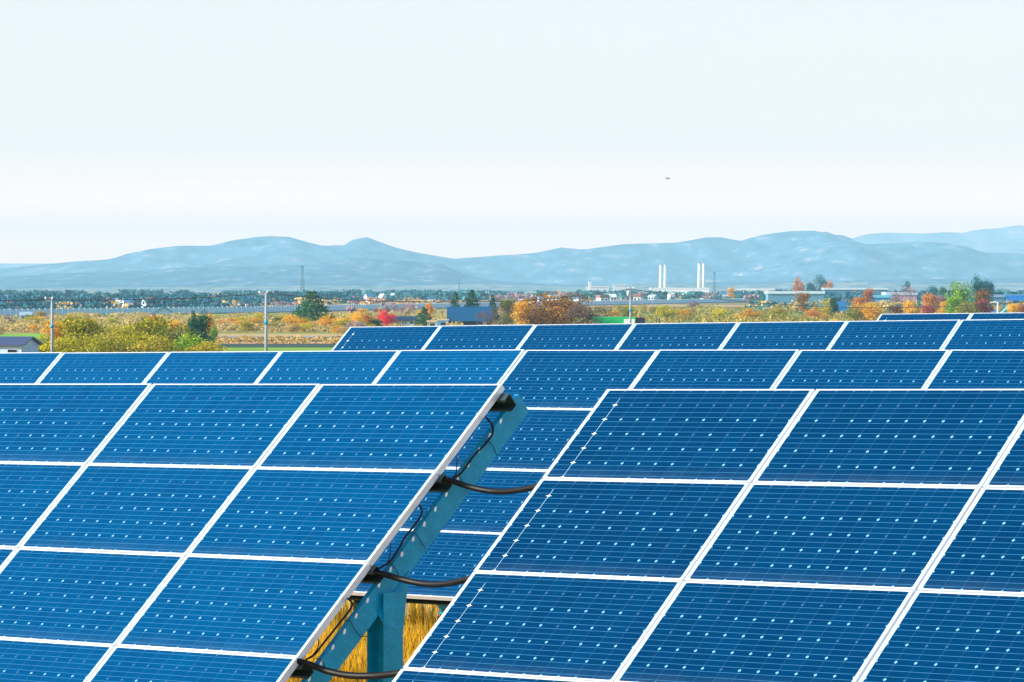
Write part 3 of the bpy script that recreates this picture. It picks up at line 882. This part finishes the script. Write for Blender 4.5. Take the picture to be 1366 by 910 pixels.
mass('autumn_wood', 640, 1420, 2000, 4200, 3600, 6.5, 1.1, LM['mauve'], 'greyish mauve bare trees scattered through the distant town', 28, 90)
mass('far_wood', -60, 700, 3000, 4600, 9000, 7.0, 1.5, LM['teal'], 'hazy blue line of trees below the foothills at the left', 29)

# ------------------------------------------------------------------ sound barrier
def barrier():
    K = [(-60, 1310), (340, 1530), (620, 1900), (1010, 2650)]
    root = empty('sound_barrier', at(340, 1530), 'long pale blue sound barrier with many posts running behind the scrub', 'sound barrier')
    s = MB(); p = MB(); f = MB()
    for (a, d0), (b, d1) in zip(K, K[1:]):
        A_, B_ = at(a, d0), at(b, d1); L_ = (B_ - A_).length; n = int(L_ / 4.2); dr = (B_ - A_).normalized(); nn = Vector((dr.y, -dr.x, 0))
        z0, z1 = PLAIN + .5, PLAIN + 2.55
        for i in range(n):
            q, q2 = A_ + dr * (L_ * i / n), A_ + dr * (L_ * (i + 1) / n)
            s.hexa([Vector((v.x, v.y, z)) for z in (z0, z1) for v in (q + dr * .2, q2 - dr * .2, q2 - dr * .2 - nn * -.12, q + dr * .2 - nn * -.12)])
            w = [q - dr * .2, q + dr * .2, q + dr * .2 + nn * .3, q - dr * .2 + nn * .3]
            p.hexa([Vector((v.x, v.y, z)) for z in (PLAIN, z1 + .15) for v in w])
        f.hexa([Vector((v.x, v.y, z)) for z in (PLAIN - .5, z0) for v in (A_ - nn * .1, B_ - nn * .1, B_ + nn * .5, A_ + nn * .5)])
    T = Matrix.Translation(-root.location)
    for q, nm, m in ((s, 'panel', mat('barrier_panel', '#a4d2e8', .5)), (p, 'posts', mat('barrier_post', '#eef4f4', .6)), (f, 'footing', mat('barrier_footing', '#9aa09a', .9))):
        o = q.build(nm, m, root); o.matrix_local = T
        if nm == 'posts': o['kind'] = 'stuff'
barrier()

# ------------------------------------------------------------------ buildings
def house(name, px, D, wpx, hwall, hroof, wallc, roofc, label, cat='house', depth=None, rot=0., roof='gable', windows=2, group=None, zb=PLAIN, ridge='x', door=True):
    w = wpx / FPX * D; d = depth or w * .7
    root = empty(name, at(px, D, zb), label, cat, group)
    root.rotation_euler = (0, 0, rot)
    s = MB(); s.box(-w / 2, w / 2, -d / 2, d / 2, -.6, hwall)
    mw = mat('wall_' + wallc[1:], wallc, .7, noise=(.6, .12)) if ('wall_' + wallc[1:]) not in bpy.data.materials else bpy.data.materials['wall_' + wallc[1:]]
    mr = mat('roof_' + roofc[1:], roofc, .5, noise=(.8, .15)) if ('roof_' + roofc[1:]) not in bpy.data.materials else bpy.data.materials['roof_' + roofc[1:]]
    mg = bpy.data.materials.get('window_glass') or mat('window_glass', '#16222c', .15)
    mf = bpy.data.materials.get('window_frame') or mat('window_frame', '#c9ced0', .5)
    if roof == 'gable' and ridge == 'y':
        s.poly([(-w / 2, -d / 2, hwall), (w / 2, -d / 2, hwall), (0, -d / 2, hwall + hroof)]); s.poly([(w / 2, d / 2, hwall), (-w / 2, d / 2, hwall), (0, d / 2, hwall + hroof)])
    elif roof == 'gable':
        s.poly([(-w / 2, d / 2, hwall), (-w / 2, -d / 2, hwall), (-w / 2, 0, hwall + hroof)]); s.poly([(w / 2, -d / 2, hwall), (w / 2, d / 2, hwall), (w / 2, 0, hwall + hroof)])
    s.build('wall', mw, root)
    t = MB(); e = min(.5, w * .06); k = .18
    if roof == 'gable':
        def slab(p0, p1, p2, p3):
            t.hexa([Vector(p) for p in (p0, p1, p2, p3)] + [Vector(p) + Vector((0, 0, k)) for p in (p0, p1, p2, p3)])
        if ridge == 'y':
            g_ = e * hroof / (w / 2)
            slab((-w / 2 - e, -d / 2 - e, hwall - g_ + .01), (0, -d / 2 - e, hwall + hroof + .01), (0, d / 2 + e, hwall + hroof + .01), (-w / 2 - e, d / 2 + e, hwall - g_ + .01))
            slab((0, -d / 2 - e, hwall + hroof + .01), (w / 2 + e, -d / 2 - e, hwall - g_ + .01), (w / 2 + e, d / 2 + e, hwall - g_ + .01), (0, d / 2 + e, hwall + hroof + .01))
        else:
            g_ = e * hroof / (d / 2)
            slab((-w / 2 - e, -d / 2 - e, hwall - g_ + .01), (w / 2 + e, -d / 2 - e, hwall - g_ + .01), (w / 2 + e, 0, hwall + hroof + .01), (-w / 2 - e, 0, hwall + hroof + .01))
            slab((-w / 2 - e, 0, hwall + hroof + .01), (w / 2 + e, 0, hwall + hroof + .01), (w / 2 + e, d / 2 + e, hwall - g_ + .01), (-w / 2 - e, d / 2 + e, hwall - g_ + .01))
    else:
        t.box(-w / 2 - e, w / 2 + e, -d / 2 - e, d / 2 + e, hwall + .002, hwall + hroof)
    t.build('roof', mr, root)
    for i in range(windows):
        x = -w / 2 + w * (i + .5) / windows; ww = min(1.4, w / windows * .5) / 2; z0 = hwall * .4; z1 = min(hwall * .8, z0 + 1.3)
        a = MB(); a.box(x - ww - .08, x + ww + .08, -d / 2 - .05, -d / 2 - .003, z0 - .08, z1 + .08); fr = a.build('window', mf, root)
        b = MB(); b.box(x - ww, x + ww, -d / 2 - .07, -d / 2 - .053, z0, z1); b.build('pane', mg, fr)
    if door:
        b = MB(); b.box(w * .3, w * .3 + min(1, w * .15), -d / 2 - .04, -d / 2 - .003, 0, min(2.1, hwall * .9)); b.build('door', mf, root)
    return root

house('house', 4, 505, 76, 2.75, .85, '#b8cfe4', '#3c4668', 'white house with dark slate roof at the left edge below the green field', depth=7, rot=-.2, windows=3)
house('house', 217, 1290, 30, 1.5, 2.0, '#9cc4e0', '#1f5870', 'small pale blue gabled house with a dark roof in front of the sound barrier', ridge='y', windows=1, depth=8, rot=.15)
house('barn', 627, 985, 56, 2.0, 3.0, '#0c3044', '#004c74', 'long barn with a bright blue roof in front of the three conifers', cat='barn', windows=2, depth=7)
house('shed', 591, 960, 14, 2.0, .35, '#1ba4d8', '#cdbfa0', 'cyan shed with a flat beige roof beside the blue roofed barn', cat='shed', roof='flat', windows=1, depth=3)
house('shed', 577, 965, 14, 1.6, .4, '#8f9a78', '#d8b890', 'greenish shed with a flat tan roof left of the cyan shed', cat='shed', roof='flat', windows=1, depth=3)
house('cabin', 35, 1140, 16, 2.0, .8, '#a8c4d8', '#8fa8b8', 'small pale grey blue cabin among the bushes above the green field', cat='cabin', windows=2)
house('cottage', 1122, 1230, 14, 3.2, 2.2, '#d8dce8', '#1f6a9c', 'white house with a steep blue roof among the olive and orange trees', windows=2)
house('house', 1345, 1260, 21, 1.6, 2.1, '#7fc4c4', '#57a8a8', 'small teal house with a rounded teal gable beside the street lamp', ridge='y', windows=1, depth=6)
house('building', 1360, 1700, 34, 4.4, 2.0, '#0c6cae', '#0464a4', 'large bright blue building at the right edge behind the orange bush', cat='building', windows=3)
house('house', 1322, 1280, 18, 1.8, .8, '#8fa0c8', '#4f6a94', 'low lilac blue house left of the street lamp', windows=2)
house('house', 539, 1020, 32, 1.6, .8, '#7fa0b8', '#12324c', 'low dark roofed house behind the red maple', windows=3)

# green container with white sign
def container():
    D = 900; root = empty('storage_container', at(818, D, zat(442, D)), 'bright green container with a white board on its right end', 'container')
    s = MB(); w = 59 / FPX * D; h = zat(423.5, D) - zat(442, D)
    s.box(-w / 2, w / 2, -1.2, 1.2, 0, h)
    for i in range(26):
        x = -w / 2 + w * (i + .5) / 26; s.box(x - .06, x + .06, -1.24, -1.2, .08, h - .08)
    s.build('body', mat('green_paint', '#08c470', .45, noise=(.7, .12)), root)
    s = MB(); s.box(-w / 2 - .05, w / 2 + .05, -1.26, 1.25, h + .002, h + .12); s.build('roof', mat('green_roof', '#14d880', .4), root)
    s = MB(); k = FPX / D; s.box((832 - 818) / k, (846.5 - 818) / k, -1.32, -1.26, h * .1, zat(425.5, D) - zat(442, D)); s.build('sign', M_white, root)
    s = MB(); s.box(w / 2 + .06, w / 2 + 2.1, -1.1, 1.15, 0, h - .05); s.build('dark_end', mat('dark_container_end', '#10182c', .5), root)
container()

# utility poles
def pole(px, D, top, wpx, label, arm=None, box=None):
    z1 = zat(top, D); root = empty('utility_pole', at(px, D), label, 'utility pole', 'utility poles along the farmland')
    h = z1 - PLAIN; r = wpx / FPX * D / 2
    s = MB(); s.tube([(0, 0, -.5), (0, 0, h * .5), (0, 0, h)], [r * 1.15, r, r * .85], 12); s.build('pole', M_conc, root)
    if arm:
        a0, a1, ay = arm; z = zat(ay, D) - PLAIN; k = FPX / D
        s = MB(); s.box((a0 - px) / k, (a1 - px) / k, -.08, .08, z - .12, z + .12); s.build('crossarm', M_conc, root)
        for q in (0, 1):
            x = ((a0 if q == 0 else a1) - px) / k * .9; s = MB(); s.tube([(x, 0, z + .12), (x, 0, z + .22), (x, 0, z + .38)], [.07, .1, .05], 8); s.build('insulator', M_white, root)
    if box:
        bx, by = box; z = zat(by, D) - PLAIN; s = MB(); s.tube([((bx - px) * D / FPX, 0, z - .4), ((bx - px) * D / FPX, 0, z + .35)], .22, 10); s.build('transformer', mat('transformer_paint', '#dfe6e6', .5), root)
    s = MB(); s.tube([(0, 0, h * .62), (0, 0, h * .66)], r * 1.35, 12); s.build('band', M_galv, root)
    return root
pole(69.5, 450, 398, 4.0, 'left utility pole rising behind the second row of panels', arm=(60, 70, 400.5))
pole(355, 450, 390, 4.0, 'utility pole with a short crossarm left of the dark pine', arm=(345, 357, 392.5))
pole(841, 640, 384, 2.8, 'utility pole above the green container', arm=(837, 845, 386), box=(838, 391))

def wire(pts, label, r=.05):
    s = MB(); s.tube(smooth([Vector(((x - 683) / FPX * D, D, zat(y, D))) for x, y, D in pts], 8), r, 5)
    return tag(s.build('power_line', M_dark), label, 'power line', 'power lines between the poles')
wire([(-40, 401.5, 440), (0, 401.3, 443), (69, 400, 450)], 'power line from the left edge of the photo to the left utility pole', .055)
wire([(69, 400, 450), (140, 400, 450), (210, 399, 450), (280, 396.5, 450), (355, 391, 450)], 'power line from the left pole to the pole left of the pine', .055)
wire([(355, 391, 450), (420, 397, 485), (500, 401.5, 525), (600, 403, 560), (700, 401, 590), (780, 394, 620), (841, 386, 640)], 'long sagging power line between the pole by the pine and the pole above the container', .06)
wire([(841, 386, 640), (900, 393, 660), (1000, 403, 700), (1120, 410, 760), (1220, 410, 800), (1320, 406, 850), (1400, 401, 880)], 'power line running right from the pole above the container', .06)

# small post with a box
root = empty('post', at(97, 560), 'short white post with a cap, right of the left utility pole', 'post')
s = MB(); s.tube([(0, 0, -.3), (0, 0, zat(452, 560) - PLAIN)], .13, 10); s.build('pole', M_white, root)
s = MB(); z = zat(458, 560) - PLAIN; s.box(-.30, .02, -.16, .16, z - .5, z + .1); s.build('box', M_white, root)
# street lamp at the right
def lamp():
    D = 900; px = 1331; h = zat(403, D) - PLAIN
    root = empty('street_lamp', at(px, D), 'white street lamp with a short arm beside the teal house', 'street lamp')
    s = MB(); s.tube([(0, 0, -.3), (0, 0, h)], [.22, .18], 10); s.build('pole', M_white, root)
    s = MB(); s.tube([(0, 0, h - .05), (-.5, 0, h + .05), (-1.0, 0, h)], .12, 8); s.build('arm', M_white, root)
    s = MB(); s.box(-1.75, -.95, -.18, .18, h - .18, h + .06); s.build('lamp_head', M_white, root)
lamp()
# thin mast and dark post near the container
for px, D, top, w, nm, l in ((870.5, 1700, 384, 1.1, 'mast', 'thin grey mast right of the pole above the container'), (879.5, 905, 424.5, 2.6, 'post', 'short dark post right of the green container')):
    root = empty(nm, at(px, D), l, nm); r = w / FPX * D / 2
    s = MB(); s.tube([(0, 0, -.3), (0, 0, zat(top, D) - PLAIN)], [r, r * .8], 8); s.build('pole', M_dark if nm == 'post' else M_conc, root)
    s = MB(); s.tube([(0, 0, zat(top, D) - PLAIN - .1), (0, 0, zat(top, D) - PLAIN + .15)], r * 1.3, 8); s.build('cap', M_conc, root)

# lattice towers in the distance
def lattice(px, D, top, wpx, label, col='#3f6f80'):
    h = zat(top, D) - PLAIN; w = wpx / FPX * D / 2
    root = empty('lattice_tower', at(px, D), label, 'lattice tower', 'far lattice towers')
    m = bpy.data.materials.get('tower_steel') or mat('tower_steel', col, .6)
    t = .22 * w
    for sx, sy in ((1, 1), (1, -1), (-1, -1), (-1, 1)):
        s = MB(); s.tube([(sx * w, sy * w, 0), (sx * w * .45, sy * w * .45, h)], [t, t * .7], 5); s.build('leg', m, root)
    s = MB(); n = 12
    for i in range(n):
        a, b = i / n, (i + 1) / n
        for k in range(4):
            c0 = ((1, 1), (1, -1), (-1, -1), (-1, 1))[k]; c1 = ((1, 1), (1, -1), (-1, -1), (-1, 1))[(k + 1) % 4]
            wa, wb = w * (1 - .55 * a), w * (1 - .55 * b)
            s.tube([(c0[0] * wa, c0[1] * wa, h * a), (c1[0] * wb, c1[1] * wb, h * b)], t * .5, 4)
    s.build('bracing', m, root)
    s = MB(); s.box(-w * .9, w * .9, -w * .9, w * .9, h - w * .5, h); s.build('platform', m, root)
lattice(403.5, 4200, 355, 5, 'dark lattice tower rising above the pine into the hills')
lattice(953, 5200, 363, 4, 'lattice tower right of the four white chimneys')
lattice(612.5, 5200, 373, 2.6, 'faint lattice tower above the conifers')

# power station chimneys
M_chim = mat('chimney_white', '#f4f2ee', .6)
for px, top, l in ((881.2, 354, 'leftmost of the four white chimneys'), (887.2, 354, 'second white chimney from the left'), (932.6, 352, 'third white chimney from the left'), (938.4, 352, 'rightmost of the four white chimneys')):
    D = 5200; root = empty('chimney', at(px, D), l + ' on the horizon before the hills', 'chimney', 'white chimneys on the horizon'); h = zat(top, D) - PLAIN
    s = MB(); s.tube([(0, 0, 0), (0, 0, h * .5), (0, 0, h)], [2.6, 1.9, 1.5], 14); s.build('stack', M_chim, root)
    s = MB(); s.tube([(0, 0, h), (0, 0, h + .8)], 1.8, 14); s.build('cap', mat('chimney_rim', '#c8c4c0', .6) if not bpy.data.materials.get('chimney_rim') else bpy.data.materials['chimney_rim'], root)

# ------------------------------------------------------------------ the distant town
TW = ['#e8eaea', '#d8d4c8', '#a8c4d4', '#c8d8e0', '#e0e8ee']
TR = ['#2f6f98', '#5f8fb0', '#c4d0d8', '#2a5a74', '#8a5a50', '#e4ecf0', '#3a7fa8']
RN = {'#2f6f98': 'blue', '#5f8fb0': 'pale blue', '#c4d0d8': 'light grey', '#2a5a74': 'dark blue', '#8a5a50': 'reddish', '#e4ecf0': 'white', '#3a7fa8': 'bright blue'}
big = [(797, 4600, 30, 382, '#c0ccd4', '#c8d4dc', 'white factory hall with a flat roof left of the four chimneys'), (826, 4700, 16, 379.5, '#c0ccd4', '#c8d4dc', 'taller white factory block left of the four chimneys'),
       (906, 4800, 78, 384, '#eef0f0', '#e4ecf0', 'long white factory hall at the foot of the chimneys'), (1002, 4400, 60, 385, '#eef0f0', '#e4ecf0', 'long low white hall right of the chimneys'),
       (1060, 1850, 74, 388.5, '#5a8ca8', '#c4d8e4', 'long blue walled warehouse with a white roof below the far orange trees'), (1140, 2500, 84, 384, '#52809c', '#c4d8e4', 'long white roofed warehouse right of the far tree clump'),
       (1200, 1800, 40, 390, '#d8a8b4', '#b8d4e0', 'low pink walled building with a pale roof left of the mauve trees'), (1172, 1780, 30, 393.5, '#3f9fcc', '#6cc0e0', 'low bright blue building behind the taller orange tree'),
       (1335, 1800, 50, 393, '#4a88a8', '#7ca8c0', 'long low blue grey building behind the street lamp'), (787, 4300, 3.5, 376, '#d8dce0', '#e4ecf0', 'slim white tower house left of the factory halls')]
for px, D, w, top, wc, rc, l in big:
    house('factory', px, D, w, zat(top, D) - PLAIN - 1.2, 1.2, wc, rc, l, cat='factory', roof='flat', windows=(3 if px < 1010 and w > 12 else 0), depth=18, door=False)
for i in range(78):
    if i < 26: px = -20 + i * 14 + rng.uniform(-6, 6); D = rng.uniform(1620, 2600)
    elif i < 40: px = 400 + (i - 26) * 16 + rng.uniform(-7, 7); D = rng.uniform(2300, 3600)
    else: px = 640 + (i - 40) * 19.5 + rng.uniform(-9, 9); D = rng.uniform(2300, 4000)
    rc = TR[rng.randrange(7)]; wc = TW[rng.randrange(5)]
    side = 'left behind the sound barrier' if i < 26 else ('centre beyond the fields' if i < 40 else 'right among the far trees')
    house('town_house', px, D, rng.uniform(8, 17) * 1.6e3 / D * 1.0, rng.uniform(2.8, 4.4), rng.uniform(1.2, 2.2), wc, rc,
          'small distant house with a %s roof at the %s' % (RN[rc], side), cat='house', windows=2, depth=8, rot=rng.uniform(-.4, .4), group='%s roofed town houses at the %s' % (RN[rc], side), door=False,
          roof='gable' if rng.random() < .7 else 'flat')

# ------------------------------------------------------------------ a bird in the sky
def bird():
    D = 330; p = Vector(((890.5 - 683) / FPX * D, D, zat(238.5, D)))
    s = MB()
    s.tube([(-.20, 0, -.01), (-.10, 0, .01), (.0, 0, .02), (.12, 0, .015), (.17, 0, .02), (.20, 0, .01)], [.008, .04, .055, .035, .03, .006], 8)
    for q in (1, -1):
        s.hexa([Vector(v) for v in ((-.05, q * .04, .015), (.07, q * .04, .02), (.05, q * .42, .13), (-.02, q * .42, .13), (-.05, q * .04, .030), (.07, q * .04, .032), (.05, q * .42, .137), (-.02, q * .42, .137))])
    s.hexa([Vector(v) for v in ((-.19, .02, 0), (-.19, -.02, 0), (-.30, -.06, 0), (-.30, .06, 0), (-.19, .02, .01), (-.19, -.02, .01), (-.30, -.06, .01), (-.30, .06, .01))])
    o = s.build('bird', mat('bird_feathers', '#8a9490', .8)); o.location = p; o.rotation_euler = (.1, 0, .3)
    tag(o, 'tiny grey bird gliding alone in the pale sky', 'bird')
bird()

# ------------------------------------------------------------------ haze
hz = MB(); hz.box(-8000, 8000, -120, 26000, PLAIN - 41, 400)
hm = bpy.data.materials.new('haze_air'); hm.use_nodes = True
N, L = hm.node_tree.nodes, hm.node_tree.links
N.remove(N['Principled BSDF'])
pv = N.new('ShaderNodeVolumePrincipled')
pv.inputs['Color'].default_value = (.45, .82, 1.0, 1)
pv.inputs['Density'].default_value = 7.2e-5
pv.inputs['Anisotropy'].default_value = 0.0
L.new(pv.outputs[0], N['Material Output'].inputs['Volume'])
ho = hz.build('haze', hm); ho['kind'] = 'stuff'; ho['label'] = 'pale blue autumn haze lying over the plain and hills'; ho['category'] = 'haze'
